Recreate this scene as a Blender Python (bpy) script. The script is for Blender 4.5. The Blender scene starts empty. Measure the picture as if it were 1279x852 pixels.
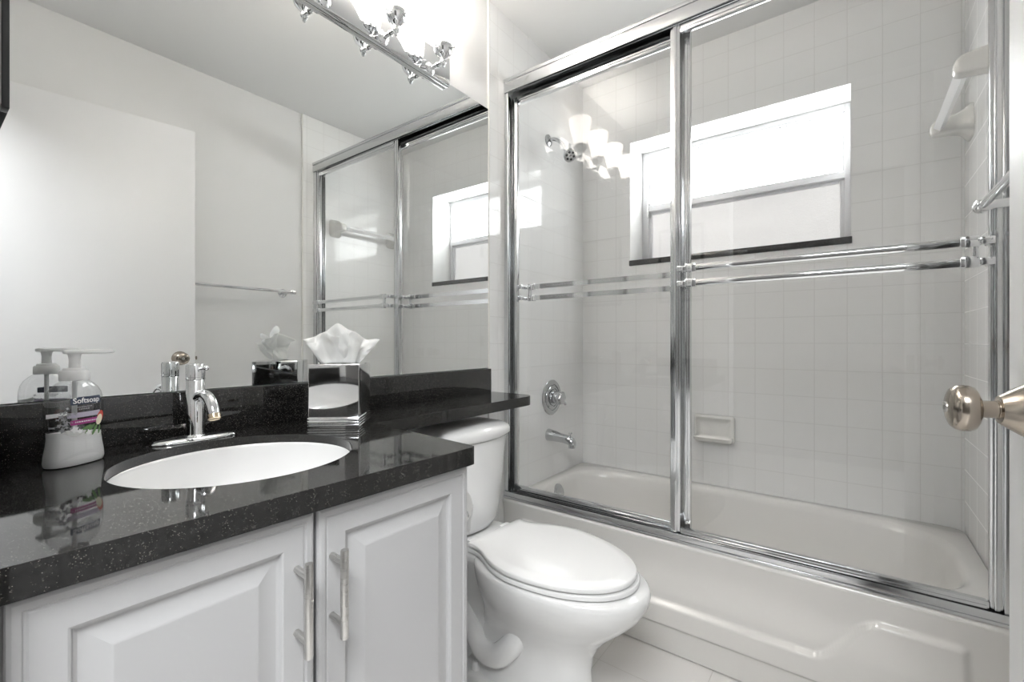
import bpy, bmesh, math, random
from mathutils import Vector, Matrix, noise
random.seed(7)
PI = math.pi
R = math.radians
SC = bpy.context.scene
COL = SC.collection

# ------------------------------------------------------------------ camera, light, exposure
cam_d = bpy.data.cameras.new('camera')
cam = bpy.data.objects.new('camera', cam_d)
COL.objects.link(cam)
cam.location = (1.211, 0.0, 1.05)
cam.rotation_euler = (R(90), 0, math.atan2(423, 567))
cam_d.sensor_width = 36
cam_d.lens = 567 / 1279 * 36
cam_d.clip_start = 0.01
SC.camera = cam
SC.view_settings.view_transform = 'Standard'
SC.view_settings.look = 'None'
SC.view_settings.gamma = 1
SC.view_settings.use_curve_mapping = False
SC.view_settings.exposure = 1.6
w = bpy.data.worlds.new('world')
SC.world = w
w.use_nodes = True
w.node_tree.nodes['Background'].inputs[0].default_value = (.75, .85, 1, 1)
w.node_tree.nodes['Background'].inputs[1].default_value = 1.0


def area(name, loc, rot, sx, sy, power, col=(1, 1, 1)):
    d = bpy.data.lights.new(name, 'AREA')
    d.shape = 'RECTANGLE'
    d.size = sx
    d.size_y = sy
    d.energy = power
    d.color = col
    o = bpy.data.objects.new(name, d)
    o.location = loc
    o.rotation_euler = rot
    COL.objects.link(o)
    return o


BULB = 290.0
LAMP = 3.6        # radiance of the vanity lamp shades
WIN_UP, WIN_LOW = 3.4, .17
# added fill light under the hallway ceiling, brightens the room through the doorway
area('hallway_fill_light', (1.42, -0.62, 2.44), (0, 0, 0), 1.0, .8, 26, (.965, .985, 1))

# ------------------------------------------------------------------ materials


def newmat(name):
    m = bpy.data.materials.new(name)
    m.use_nodes = True
    nt = m.node_tree
    return m, nt, nt.nodes['Principled BSDF']


def pm(name, col, rough=.5, metal=0, spec=None, coat=0, emit=None, estr=0, ior=None):
    m, nt, b = newmat(name)
    b.inputs['Base Color'].default_value = (*col, 1)
    b.inputs['Roughness'].default_value = rough
    b.inputs['Metallic'].default_value = metal
    if spec is not None:
        b.inputs['Specular IOR Level'].default_value = spec
    if ior:
        b.inputs['IOR'].default_value = ior
    b.inputs['Coat Weight'].default_value = coat
    b.inputs['Coat Roughness'].default_value = .03
    if emit:
        b.inputs['Emission Color'].default_value = (*emit, 1)
        b.inputs['Emission Strength'].default_value = estr
    return m


def nd(nt, t, **k):
    n = nt.nodes.new(t)
    for a, b in k.items():
        setattr(n, a, b)
    return n


def mth(nt, op, a, b=None, c=None, clamp=False):
    n = nt.nodes.new('ShaderNodeMath')
    n.operation = op
    n.use_clamp = clamp
    for i, v in enumerate((a, b, c)):
        if v is None:
            continue
        if isinstance(v, (int, float)):
            n.inputs[i].default_value = v
        else:
            nt.links.new(v, n.inputs[i])
    return n.outputs[0]


def grid_mat(name, tile, grout, off, pitch, half, rough, tilt=.006, bump=.25, vary=.0):
    """square tiles laid on the world axes, grout lines from the position"""
    m, nt, b = newmat(name)
    L = nt.links
    g = nd(nt, 'ShaderNodeNewGeometry')
    sp = nd(nt, 'ShaderNodeSeparateXYZ')
    L.new(g.outputs['Position'], sp.inputs[0])
    sn = nd(nt, 'ShaderNodeSeparateXYZ')
    L.new(g.outputs['True Normal'], sn.inputs[0])
    masks, ids = [], []
    for i in range(3):
        q = mth(nt, 'DIVIDE', mth(nt, 'SUBTRACT', sp.outputs[i], off[i]), pitch[i])
        fr = mth(nt, 'ABSOLUTE', mth(nt, 'SUBTRACT', mth(nt, 'FRACT', mth(nt, 'ADD', q, .5)), .5))
        d = mth(nt, 'MULTIPLY', fr, pitch[i])
        mr = nd(nt, 'ShaderNodeMapRange')
        mr.interpolation_type = 'SMOOTHSTEP'
        mr.inputs['From Min'].default_value = half * .45
        mr.inputs['From Max'].default_value = half * 1.5
        mr.inputs['To Min'].default_value = 1
        mr.inputs['To Max'].default_value = 0
        L.new(d, mr.inputs['Value'])
        use = mth(nt, 'LESS_THAN', mth(nt, 'ABSOLUTE', sn.outputs[i]), .5)
        masks.append(mth(nt, 'MULTIPLY', mr.outputs[0], use))
        ids.append(mth(nt, 'MULTIPLY', mth(nt, 'FLOOR', q), use))
    mask = mth(nt, 'MAXIMUM', mth(nt, 'MAXIMUM', masks[0], masks[1]), masks[2])
    cmb = nd(nt, 'ShaderNodeCombineXYZ')
    for i in range(3):
        L.new(ids[i], cmb.inputs[i])
    wn = nd(nt, 'ShaderNodeTexWhiteNoise')
    wn.noise_dimensions = '3D'
    L.new(cmb.outputs[0], wn.inputs['Vector'])
    mx = nd(nt, 'ShaderNodeMix', data_type='RGBA')
    mx.inputs['A'].default_value = (*tile, 1)
    mx.inputs['B'].default_value = (*grout, 1)
    L.new(mask, mx.inputs['Factor'])
    col = mx.outputs['Result']
    if vary:
        hs = nd(nt, 'ShaderNodeHueSaturation')
        L.new(mth(nt, 'ADD', mth(nt, 'MULTIPLY', wn.outputs['Value'], vary), 1 - vary / 2), hs.inputs['Value'])
        L.new(col, hs.inputs['Color'])
        col = hs.outputs[0]
    L.new(col, b.inputs['Base Color'])
    L.new(mth(nt, 'ADD', mth(nt, 'MULTIPLY', mask, .4), rough), b.inputs['Roughness'])
    sub = nd(nt, 'ShaderNodeVectorMath', operation='SUBTRACT')
    L.new(wn.outputs['Color'], sub.inputs[0])
    sub.inputs[1].default_value = (.5, .5, .5)
    scl = nd(nt, 'ShaderNodeVectorMath', operation='SCALE')
    L.new(sub.outputs[0], scl.inputs[0])
    scl.inputs['Scale'].default_value = tilt
    add = nd(nt, 'ShaderNodeVectorMath', operation='ADD')
    L.new(g.outputs['Normal'], add.inputs[0])
    L.new(scl.outputs[0], add.inputs[1])
    nrm = nd(nt, 'ShaderNodeVectorMath', operation='NORMALIZE')
    L.new(add.outputs[0], nrm.inputs[0])
    bp = nd(nt, 'ShaderNodeBump')
    bp.invert = True
    bp.inputs['Strength'].default_value = bump
    bp.inputs['Distance'].default_value = .002
    L.new(mask, bp.inputs['Height'])
    L.new(nrm.outputs[0], bp.inputs['Normal'])
    L.new(bp.outputs[0], b.inputs['Normal'])
    return m


def granite():
    m, nt, b = newmat('black_granite')
    L = nt.links
    tc = nd(nt, 'ShaderNodeTexCoord')
    v = nd(nt, 'ShaderNodeTexVoronoi')
    v.inputs['Scale'].default_value = 800
    L.new(tc.outputs['Object'], v.inputs['Vector'])
    sep = nd(nt, 'ShaderNodeSeparateColor')
    L.new(v.outputs['Color'], sep.inputs[0])
    keep = mth(nt, 'GREATER_THAN', sep.outputs[0], .90)
    core = mth(nt, 'LESS_THAN', v.outputs['Distance'], .42)
    s = mth(nt, 'MULTIPLY', mth(nt, 'MULTIPLY', keep, core), sep.outputs[1])
    n = nd(nt, 'ShaderNodeTexNoise')
    n.inputs['Scale'].default_value = 160
    n.inputs['Detail'].default_value = 4
    L.new(tc.outputs['Object'], n.inputs['Vector'])
    base = nd(nt, 'ShaderNodeMix', data_type='RGBA')
    base.inputs['A'].default_value = (.004, .004, .004, 1)
    base.inputs['B'].default_value = (.022, .021, .02, 1)
    L.new(mth(nt, 'MULTIPLY_ADD', n.outputs['Fac'], 2.6, -.9, clamp=True), base.inputs['Factor'])
    mx = nd(nt, 'ShaderNodeMix', data_type='RGBA')
    L.new(base.outputs['Result'], mx.inputs['A'])
    mx.inputs['B'].default_value = (.20, .185, .165, 1)
    L.new(s, mx.inputs['Factor'])
    L.new(mx.outputs['Result'], b.inputs['Base Color'])
    b.inputs['Roughness'].default_value = .045
    b.inputs['IOR'].default_value = 1.6
    return m


def thin_glass(name, tint, ior0=.04, body=0.0):
    m, nt, b = newmat(name)
    L = nt.links
    nt.nodes.remove(b)
    out = nt.nodes['Material Output']
    g = nd(nt, 'ShaderNodeNewGeometry')
    dp = nd(nt, 'ShaderNodeVectorMath', operation='DOT_PRODUCT')
    L.new(g.outputs['Incoming'], dp.inputs[0])
    L.new(g.outputs['Normal'], dp.inputs[1])
    c = mth(nt, 'SUBTRACT', 1, mth(nt, 'ABSOLUTE', dp.outputs['Value']), clamp=True)
    f = mth(nt, 'MULTIPLY_ADD', mth(nt, 'POWER', c, 5), 1 - ior0, ior0)
    t = nd(nt, 'ShaderNodeBsdfTransparent')
    t.inputs[0].default_value = (*tint, 1)
    gl = nd(nt, 'ShaderNodeBsdfGlossy')
    gl.inputs['Roughness'].default_value = 0
    mx = nd(nt, 'ShaderNodeMixShader')
    L.new(f, mx.inputs[0])
    L.new(t.outputs[0], mx.inputs[1])
    L.new(gl.outputs[0], mx.inputs[2])
    L.new(mx.outputs[0], out.inputs[0])
    return m


def frosted(name, strength, col, amp):
    m, nt, b = newmat(name)
    L = nt.links
    tc = nd(nt, 'ShaderNodeTexCoord')
    n = nd(nt, 'ShaderNodeTexNoise')
    n.inputs['Scale'].default_value = 130
    n.inputs['Detail'].default_value = 3
    L.new(tc.outputs['Object'], n.inputs['Vector'])
    b.inputs['Base Color'].default_value = (.55, .56, .56, 1)
    b.inputs['Roughness'].default_value = .3
    b.inputs['Emission Color'].default_value = (*col, 1)
    L.new(mth(nt, 'MULTIPLY', mth(nt, 'MULTIPLY_ADD', n.outputs['Fac'], amp, 1 - amp / 2), strength), b.inputs['Emission Strength'])
    bp = nd(nt, 'ShaderNodeBump')
    bp.inputs['Strength'].default_value = .4
    bp.inputs['Distance'].default_value = .003
    L.new(n.outputs['Fac'], bp.inputs['Height'])
    L.new(bp.outputs[0], b.inputs['Normal'])
    return m


def brushed(name, col, rough, scale=(1, 1, 60)):
    m, nt, b = newmat(name)
    L = nt.links
    tc = nd(nt, 'ShaderNodeTexCoord')
    mp = nd(nt, 'ShaderNodeMapping')
    mp.inputs['Scale'].default_value = scale
    L.new(tc.outputs['Object'], mp.inputs[0])
    n = nd(nt, 'ShaderNodeTexNoise')
    n.inputs['Scale'].default_value = 25
    L.new(mp.outputs[0], n.inputs['Vector'])
    b.inputs['Base Color'].default_value = (*col, 1)
    b.inputs['Metallic'].default_value = 1
    L.new(mth(nt, 'MULTIPLY_ADD', n.outputs['Fac'], .16, rough - .08), b.inputs['Roughness'])
    return m


PAINT = pm('wall_paint', (.74, .74, .735), .55)
CEILP = pm('ceiling_paint', (.80, .80, .79), .7)
DOORP = pm('door_paint', (.77, .77, .775), .4)
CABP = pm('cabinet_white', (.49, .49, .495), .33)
TILE = grid_mat('wall_tile', (.88, .88, .87), (.73, .725, .71), (.647, 1.627, 1.04), (.1105, .1125, .1125), .0012, .07)
FLOOR = grid_mat('floor_tile', (.72, .705, .685), (.55, .53, .5), (.545, 1.37, 0.5), (.315, .315, .315), .0014, .22, tilt=.003)
GRAN = granite()
CHROME = pm('chrome', (.80, .81, .82), .06, 1)
CHROME_F = pm('bath_chrome', (.56, .57, .58), .09, 1)
CHROME_D = pm('polished_aluminium', (.70, .71, .72), .13, 1)
ALU = brushed('brushed_aluminium', (.74, .74, .74), .22)
NICKEL = brushed('satin_nickel', (.42, .37, .315), .2, (40, 1, 1))
STEEL = brushed('brushed_steel', (.62, .61, .59), .3)
MIRROR = pm('mirror_silver', (.87, .885, .88), .0, 1)
MEDGE = pm('mirror_edge', (.10, .14, .13), .2)
GLASS = thin_glass('shower_glass', (1, 1, 1), .04)
CERAM = pm('white_porcelain', (.83, .83, .825), .07, coat=.3)
TUBM = pm('tub_enamel', (.78, .765, .735), .14, coat=.2)
IVORY = pm('ivory_ceramic', (.82, .81, .775), .1, coat=.3)
PLAST = pm('white_plastic', (.90, .90, .90), .28)
SEATM = pm('seat_plastic', (.86, .86, .855), .12, coat=.2)
BLACKP = pm('black_rubber', (.012, .012, .012), .45)
BLACKF = pm('black_frame', (.008, .008, .008), .3)
GREYP = pm('grey_panel', (.55, .56, .55), .4)
PAPER = pm('paper_white', (.88, .88, .87), .85)
CARD = pm('cardboard', (.42, .31, .2), .9)
SHADE = pm('lit_opal_glass', (.9, .88, .85), .25, emit=(1, .93, .86), estr=LAMP)
WINF = pm('window_aluminium', (.84, .84, .86), .35, .1)
BULBM = pm('lit_bulb', (1, 1, 1), .5, emit=(1, .975, .945), estr=BULB)
PANE_UP = frosted('frosted_pane_bright', WIN_UP, (.97, 1, 1), .5)
PANE_LOW = frosted('frosted_pane_soft', WIN_LOW, (1, .975, .955), .35)
CLEARP = thin_glass('clear_bottle_plastic', (.95, .955, .96), .09)
SOAP = pm('creamy_soap', (.86, .86, .86), .35)
TUBEP = pm('dip_tube', (.75, .76, .76), .35)
NAVY = pm('label_navy', (.035, .05, .09), .35)
MAGENTA = pm('label_magenta', (.33, .03, .20), .35)
WHITEL = pm('label_white', (.85, .85, .86), .4)
GREYL = pm('label_grey', (.34, .34, .36), .4)
LILAC = pm('label_lilac', (.50, .46, .56), .4)
GREENL = pm('label_green', (.09, .2, .06), .4)
REDL = pm('label_red', (.55, .06, .03), .4)
CREAML = pm('label_cream', (.85, .78, .6), .4)
HOLE = pm('dark_hole', (.01, .01, .01), .5)

# ------------------------------------------------------------------ mesh helpers


def merge(bm, t):
    me = bpy.data.meshes.new('tmp')
    t.to_mesh(me)
    t.free()
    bm.from_mesh(me)
    bpy.data.meshes.remove(me)


def box(bm, x0, x1, y0, y1, z0, z1, bev=0, seg=2, mi=0, rot=None, cen=None):
    t = bmesh.new()
    bmesh.ops.create_cube(t, size=1)
    bmesh.ops.scale(t, vec=(abs(x1 - x0), abs(y1 - y0), abs(z1 - z0)), verts=t.verts)
    if bev:
        bmesh.ops.bevel(t, geom=t.edges[:], offset=bev, segments=seg, profile=.5, affect='EDGES')
    M = Matrix.Translation(((x0 + x1) / 2, (y0 + y1) / 2, (z0 + z1) / 2))
    if rot is not None:
        M = M @ rot
    bmesh.ops.transform(t, matrix=M, verts=t.verts)
    for f in t.faces:
        f.material_index = mi
    merge(bm, t)
    return bm


def frame_of(axis):
    a = Vector(axis).normalized()
    return a.to_track_quat('Z', 'Y').to_matrix().to_4x4()


def lathe(bm, prof, loc=(0, 0, 0), axis=(0, 0, 1), seg=40, sy=1.0, mi=0):
    """prof: list of (radius, height) along the axis"""
    t = bmesh.new()
    rings = []
    for r, h in prof:
        if r < 1e-6:
            rings.append([t.verts.new((0, 0, h))])
        else:
            rings.append([t.verts.new((r * math.cos(2 * PI * i / seg), sy * r * math.sin(2 * PI * i / seg), h)) for i in range(seg)])
    for A, B in zip(rings, rings[1:]):
        if len(A) == 1 and len(B) == 1:
            continue
        for i in range(seg):
            j = (i + 1) % seg
            if len(A) == 1:
                t.faces.new((A[0], B[j], B[i]))
            elif len(B) == 1:
                t.faces.new((A[i], A[j], B[0]))
            else:
                t.faces.new((A[i], A[j], B[j], B[i]))
    bmesh.ops.recalc_face_normals(t, faces=t.faces)
    for f in t.faces:
        f.material_index = mi
    bmesh.ops.transform(t, matrix=Matrix.Translation(loc) @ frame_of(axis), verts=t.verts)
    merge(bm, t)
    return bm


def smooth_path(pts, n=8):
    P = [Vector(p) for p in pts]
    out = []
    for i in range(len(P) - 1):
        p0 = P[max(i - 1, 0)]
        p1, p2 = P[i], P[i + 1]
        p3 = P[min(i + 2, len(P) - 1)]
        for k in range(n):
            u = k / n
            out.append(.5 * ((2 * p1) + (p2 - p0) * u + (2 * p0 - 5 * p1 + 4 * p2 - p3) * u * u + (3 * p1 - p0 - 3 * p2 + p3) * u ** 3))
    out.append(P[-1])
    return out


def tube(bm, pts, r, seg=20, caps=True, mi=0, sq=None):
    """r: number or function of 0..1; sq: list of local section points instead of a circle"""
    P = [Vector(p) for p in pts]
    n = len(P)
    t = bmesh.new()
    prev = None
    up = Vector((0, 0, 1))
    rings = []
    for i, p in enumerate(P):
        d = (P[min(i + 1, n - 1)] - P[max(i - 1, 0)]).normalized()
        if prev is None:
            ref = up if abs(d.dot(up)) < .95 else Vector((1, 0, 0))
            a = d.cross(ref).normalized()
        else:
            a = (prev - d * prev.dot(d)).normalized()
        prev = a
        b = d.cross(a).normalized()
        rr = r(i / (n - 1)) if callable(r) else r
        if sq:
            rings.append([t.verts.new(p + a * s[0] * rr + b * s[1] * rr) for s in sq])
        else:
            rings.append([t.verts.new(p + (a * math.cos(2 * PI * k / seg) + b * math.sin(2 * PI * k / seg)) * rr) for k in range(seg)])
    m = len(rings[0])
    for A, B in zip(rings, rings[1:]):
        for k in range(m):
            t.faces.new((A[k], A[(k + 1) % m], B[(k + 1) % m], B[k]))
    if caps:
        t.faces.new(rings[0][::-1])
        t.faces.new(rings[-1])
    bmesh.ops.recalc_face_normals(t, faces=t.faces)
    for f in t.faces:
        f.material_index = mi
    merge(bm, t)
    return bm


def loft(bm, loops, cap0=True, cap1=True, mi=0):
    t = bmesh.new()
    rings = [[t.verts.new(p) for p in lp] for lp in loops]
    m = len(rings[0])
    for A, B in zip(rings, rings[1:]):
        for k in range(m):
            t.faces.new((A[k], A[(k + 1) % m], B[(k + 1) % m], B[k]))
    if cap0:
        t.faces.new(rings[0][::-1])
    if cap1:
        t.faces.new(rings[-1])
    bmesh.ops.recalc_face_normals(t, faces=t.faces)
    for f in t.faces:
        f.material_index = mi
    merge(bm, t)
    return bm


def sphere(bm, c, r, sx=1, sy=1, sz=1, seg=24):
    t = bmesh.new()
    bmesh.ops.create_uvsphere(t, u_segments=seg, v_segments=seg // 2, radius=r)
    bmesh.ops.transform(t, matrix=Matrix.Translation(c) @ Matrix.Diagonal((sx, sy, sz, 1)), verts=t.verts)
    merge(bm, t)
    return bm


def superloop(cx, cy, a, b, z, n=64, e=2.5):
    out = []
    for i in range(n):
        t = 2 * PI * i / n
        c, s = math.cos(t), math.sin(t)
        out.append((cx + a * math.copysign(abs(c) ** (2 / e), c), cy + b * math.copysign(abs(s) ** (2 / e), s), z))
    return out


def round_poly(pts, rad, n=6):
    """2D polygon with rounded corners: rad is one number or one per corner"""
    m = len(pts)
    out = []
    for i in range(m):
        r = rad[i] if isinstance(rad, (list, tuple)) else rad
        p = Vector(pts[i])
        a = Vector(pts[i - 1]) - p
        b = Vector(pts[(i + 1) % m]) - p
        if r <= 0:
            out.append(tuple(p))
            continue
        ang = a.angle(b)
        d = min(r / math.tan(ang / 2), a.length * .49, b.length * .49)
        p1, p2 = p + a.normalized() * d, p + b.normalized() * d
        for k in range(n + 1):
            u = k / n
            out.append(tuple((1 - u) ** 2 * p1 + 2 * u * (1 - u) * p + u * u * p2))
    return out


def obj(name, bm, mat, parent=None, smooth=True, ang=35, loc=None):
    me = bpy.data.meshes.new(name)
    bm.to_mesh(me)
    bm.free()
    for m in (mat if isinstance(mat, (list, tuple)) else [mat]):
        me.materials.append(m)
    if smooth:
        me.shade_smooth()
        me.set_sharp_from_angle(angle=R(ang))
    o = bpy.data.objects.new(name, me)
    COL.objects.link(o)
    if parent:
        o.parent = parent
    if loc:
        o.location = loc
    return o


def bevmod(o, wd, seg=3, ang=40):
    md = o.modifiers.new('edge', 'BEVEL')
    md.width = wd
    md.segments = seg
    md.limit_method = 'ANGLE'
    md.angle_limit = R(ang)
    md.harden_normals = True
    return o


def tag(o, label, cat, group=None):
    o['label'] = label
    o['category'] = cat
    if group:
        o['group'] = group
    return o


def thing(name, label, cat, loc=(0, 0, 0), rz=0, group=None):
    o = bpy.data.objects.new(name, None)
    o.empty_display_size = .05
    COL.objects.link(o)
    o.location = loc
    o.rotation_euler = (0, 0, rz)
    return tag(o, label, cat, group)


def struct(name, bm, mat, parent=None, smooth=False, label=None):
    o = obj(name, bm, mat, parent, smooth)
    if not parent:
        o['kind'] = 'structure'
    if label:
        o['label'] = label
    return o


NB = bmesh.new
XR, YF, ZC = 1.546, 2.279, 2.467
YN = 0.045                       # inner face of the wall with the doorway

# ------------------------------------------------------------------ the room
bm = NB()
box(bm, -.6, 2.3, -1.75, YF + .26, -.1, 0)
struct('floor', bm, FLOOR, label='pale square tiled floor beside the tub')
bm = NB()
box(bm, -.6, 2.3, -1.75, YF + .26, ZC, ZC + .1)
struct('ceiling', bm, CEILP)
bm = NB()
box(bm, -.12, 0, YN, 1.455, 0, ZC)
box(bm, -.12, .007, 1.455, YF, 0, ZC, mi=1)
struct('wall_left', bm, [PAINT, TILE])
bm = NB()
box(bm, XR, XR + .12, YN, 1.488, 0, ZC)
box(bm, XR - .007, XR + .12, 1.488, YF, 0, ZC, mi=1)
struct('wall_right', bm, [PAINT, TILE])
WX0, WX1, WZ0, WZ1 = .284, 1.212, 1.447, 2.087
bm = NB()
box(bm, -.12, WX0, YF, YF + .26, 0, ZC)
box(bm, WX1, XR + .12, YF, YF + .26, 0, ZC)
box(bm, WX0, WX1, YF, YF + .26, 0, WZ0)
box(bm, WX0, WX1, YF, YF + .26, WZ1, ZC)
struct('wall_back', bm, TILE)
DX0, DX1, DZ = .60, 1.505, 2.09      # the doorway the picture is taken from
bm = NB()
box(bm, -.12, DX0, -.08, YN, 0, ZC)
box(bm, DX1, XR + .12, -.08, YN, 0, ZC)
box(bm, DX0, DX1, -.08, YN, DZ, ZC)
struct('wall_front', bm, PAINT)
bm = NB()
box(bm, -.6, 2.3, -1.75, -1.65, 0, ZC)
box(bm, -.6, -.5, -1.65, -.08, 0, ZC)
box(bm, 2.2, 2.3, -1.65, -.08, 0, ZC)
box(bm, -.6, -.12, -.08, .02, 0, ZC)
box(bm, XR + .12, 2.3, -.08, .02, 0, ZC)
struct('wall_hallway', bm, pm('hallway_painted_dim', (.10, .095, .09), .6))  # dark wall colour stands in for the dimness of an unlit hallway
# bullnose strip at the edge of the tiles
bm = NB()
tube(bm, [(0.004, 1.455, .84), (0.004, 1.455, ZC)], .0055, 10)
struct('trim_1', bm, IVORY, smooth=True)
bm = NB()
tube(bm, [(XR - .004, 1.488, .0), (XR - .004, 1.488, ZC)], .0055, 10)
struct('trim_2', bm, IVORY, smooth=True)

# window with frosted panes
win = bpy.data.objects.new('window_1', None)
COL.objects.link(win)
win.location = (WX0, YF + .185, WZ0)
win['kind'] = 'structure'
win['label'] = 'aluminium window with two frosted panes in the tiled recess above the tub'
Wd, Hd = WX1 - WX0, WZ1 - WZ0
bm = NB()
fw_ = .034
box(bm, 0, fw_, -.012, .05, 0, Hd, .002)
box(bm, Wd - .022, Wd, -.012, .05, 0, Hd, .002)
box(bm, fw_, Wd - .022, -.012, .05, Hd - .032, Hd, .002)
box(bm, fw_, Wd - .022, -.012, .05, 0.02, .036, .002)
obj('window_frame', bm, WINF, win)
zm = .328
bm = NB()
box(bm, fw_, Wd - .022, -.02, .035, zm - .017, zm + .017, .003)
box(bm, fw_, Wd - .022, -.026, -.018, zm - .017, zm - .010, .001)
obj('meeting_rail', bm, WINF, win)
for (z0, z1, mt, nm) in ((zm + .017, Hd - .032, PANE_UP, 'window_pane'), (.036, zm - .017, PANE_LOW, 'window_pane')):
    s = NB()
    a0, a1 = fw_ + .004, Wd - .026
    t_ = .013 if nm and mt is PANE_LOW else .006
    box(s, a0 - .004, a0 + t_, 0, .03, z0, z1, .0015)
    box(s, a1 - t_, a1 + .004, 0, .03, z0, z1, .0015)
    box(s, a0 + t_, a1 - t_, 0, .03, z1 - t_, z1, .0015)
    box(s, a0 + t_, a1 - t_, 0, .03, z0, z0 + t_, .0015)
    sash = obj('window_sash', s, WINF, win)
    p = NB()
    box(p, a0 + t_, a1 - t_, .012, .018, z0 + t_, z1 - t_)
    obj(nm, p, mt, sash)
bm = NB()
box(bm, fw_ - .002, fw_ + .018, -.032, -.012, zm + .02, zm + .034, .002)
box(bm, fw_ - .002, fw_ + .007, -.026, -.012, zm - .05, zm + .02, .002)
obj('sash_latch', bm, ALU, win)
bm = NB()
box(bm, -.004, Wd + .004, -.192, .06, -.004, .024, .002)
sl = obj('window_sill', bm, GRAN, win)
sl['label'] = 'black speckled stone sill'

# ------------------------------------------------------------------ bathtub
tub = thing('bathtub', 'off-white enamel bathtub with shaped apron in the tiled alcove', 'bathtub', (0, 0, 0))
TX0, TX1, TY0, TY1, TZ = .009, XR - .009, 1.546, YF - .002, .375
bm = NB()
N = 96


def rectloop(x0, x1, y0, y1, z, n=N, r=.0):
    """points on a rectangle, by the same angle steps as superloop"""
    cx, cy, a, b = (x0 + x1) / 2, (y0 + y1) / 2, (x1 - x0) / 2, (y1 - y0) / 2
    out = []
    for i in range(n):
        t = 2 * PI * i / n
        c, s = math.cos(t), math.sin(t)
        e = 24
        out.append((cx + a * math.copysign(abs(c) ** (2 / e), c), cy + b * math.copysign(abs(s) ** (2 / e), s), z))
    return out


icx, icy = .775, 1.93
loops = [rectloop(TX0, TX1, TY0 + .012, TY1, TZ - .05), rectloop(TX0, TX1, TY0 + .012, TY1, TZ - .004), rectloop(TX0 + .004, TX1 - .004, TY0 + .016, TY1 - .004, TZ)]
for (a, b, z, e, dx) in ((.720, .302, TZ, 4.2, 0), (.712, .296, TZ - .002, 4.2, 0), (.703, .288, TZ - .010, 4.1, 0), (.696, .281, TZ - .028, 4.0, 0),
                         (.672, .266, TZ - .12, 3.8, -.006), (.645, .252, TZ - .2, 3.6, -.012), (.60, .235, TZ - .262, 3.4, -.02),
                         (.55, .20, TZ - .29, 3.2, -.03), (.40, .12, TZ - .297, 2.8, -.03), (.1, .03, TZ - .299, 2.2, -.03)):
    loops.append(superloop(icx + dx, icy, a, b, z, N, e))
loft(bm, loops, cap0=False, cap1=True)
# the apron: one relief surface with a rolled top edge
NX, NZ = 220, 90


def apron_b(x):
    xx = min(x, TX0 + TX1 - x) if x < .77 else x
    if x < .77:
        xx = TX0 + TX1 - x
    t = (xx - 1.12) / .16
    t = max(0, min(1, t))
    t = t * t * (3 - 2 * t)
    return .172 + .134 * t


def apron_y(x, z):
    y = TY0
    # raised lower panel
    s = (apron_b(x) - z) / .017
    s = max(0, min(1, s))
    s = s * s * (3 - 2 * s)
    e = 1
    for xe in (TX1 - 1.437 + TX0, ):
        pass
    e = max(0, min(1, (1.444 - x) / .014)) * max(0, min(1, (x - (TX0 + TX1 - 1.444)) / .014))
    up = 1 if z > .0 else 0
    y -= .018 * s * e * up
    # crease and toe recess
    c = max(0, min(1, (.098 - z) / .012))
    y += .011 * c * c * (3 - 2 * c)
    # gentle hollow under the rolled rim
    h = (z - .19) / .185
    if 0 < h < 1:
        y += .010 * math.sin(PI * min(h * 1.02, 1)) ** 1.5
    return y


t = bmesh.new()
rows = []
zs = [TZ - .016 - (TZ - .016) * k / NZ for k in range(NZ + 1)]
prof = [(TY0 + .016, TZ), (TY0 + .009, TZ - .0008), (TY0 + .004, TZ - .0035), (TY0 + .001, TZ - .008), (TY0, TZ - .0125)]
for (yy, zz) in prof:
    rows.append([t.verts.new((TX0 + (TX1 - TX0) * i / NX, yy, zz)) for i in range(NX + 1)])
for z in zs:
    rows.append([t.verts.new((TX0 + (TX1 - TX0) * i / NX, apron_y(TX0 + (TX1 - TX0) * i / NX, z), z)) for i in range(NX + 1)])
for A, B in zip(rows, rows[1:]):
    for i in range(NX):
        t.faces.new((A[i], A[i + 1], B[i + 1], B[i]))
bmesh.ops.recalc_face_normals(t, faces=t.faces)
merge(bm, t)
obj('tub_shell', bm, TUBM, tub, ang=60)
bm = NB()
ax = Vector((1, 0, .22)).normalized()
lathe(bm, [(0, .012), (.02, .0115), (.036, .009), (.043, .004), (.045, -.004)], (.083, 1.885, .318), ax, 40)
ov = obj('overflow_plate', bm, CHROME_F, tub)
bm = NB()
sphere(bm, Vector((.083, 1.885, .318)) + ax * .012, .004)
obj('screw', bm, CHROME_D, ov)
bm = NB()
lathe(bm, [(.038, 0), (.036, .003), (.028, .003), (.02, .001), (0, .001)], (.30, 1.93, TZ - .297), (0, 0, 1), 32)
obj('drain', bm, CHROME, tub)

# ------------------------------------------------------------------ shower fittings
sv = thing('shower_valve', 'round chrome shower valve on the tiled left wall above the spout', 'shower valve', (.0075, 1.942, .768))
bm = NB()
lathe(bm, [(.0, 0), (.086, 0), (.088, .003), (.085, .006), (.070, .009), (.066, .009), (.064, .005), (.060, .005), (.058, .010), (.052, .014), (.047, .0145), (.045, .010), (.041, .010), (.039, .016), (0, .017)], axis=(1, 0, 0), seg=48)
obj('escutcheon', bm, CHROME_F, sv)
bm = NB()
lathe(bm, [(.03, .014), (.03, .03), (.027, .04), (.023, .043)], axis=(1, 0, 0))
hub = obj('hub', bm, CHROME_F, sv)
bm = NB()
lp = []
for (sc, h) in ((.8, .040), (1, .044), (1.02, .06), (.9, .068), (.55, .071), (.1, .0715)):
    ring = []
    for i in range(60):
        a = 2 * PI * i / 60
        r = .031 * sc * (1 + .10 * math.cos(6 * a))
        ring.append((h, r * math.cos(a), r * math.sin(a)))
    lp.append(ring)
loft(bm, lp)
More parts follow.
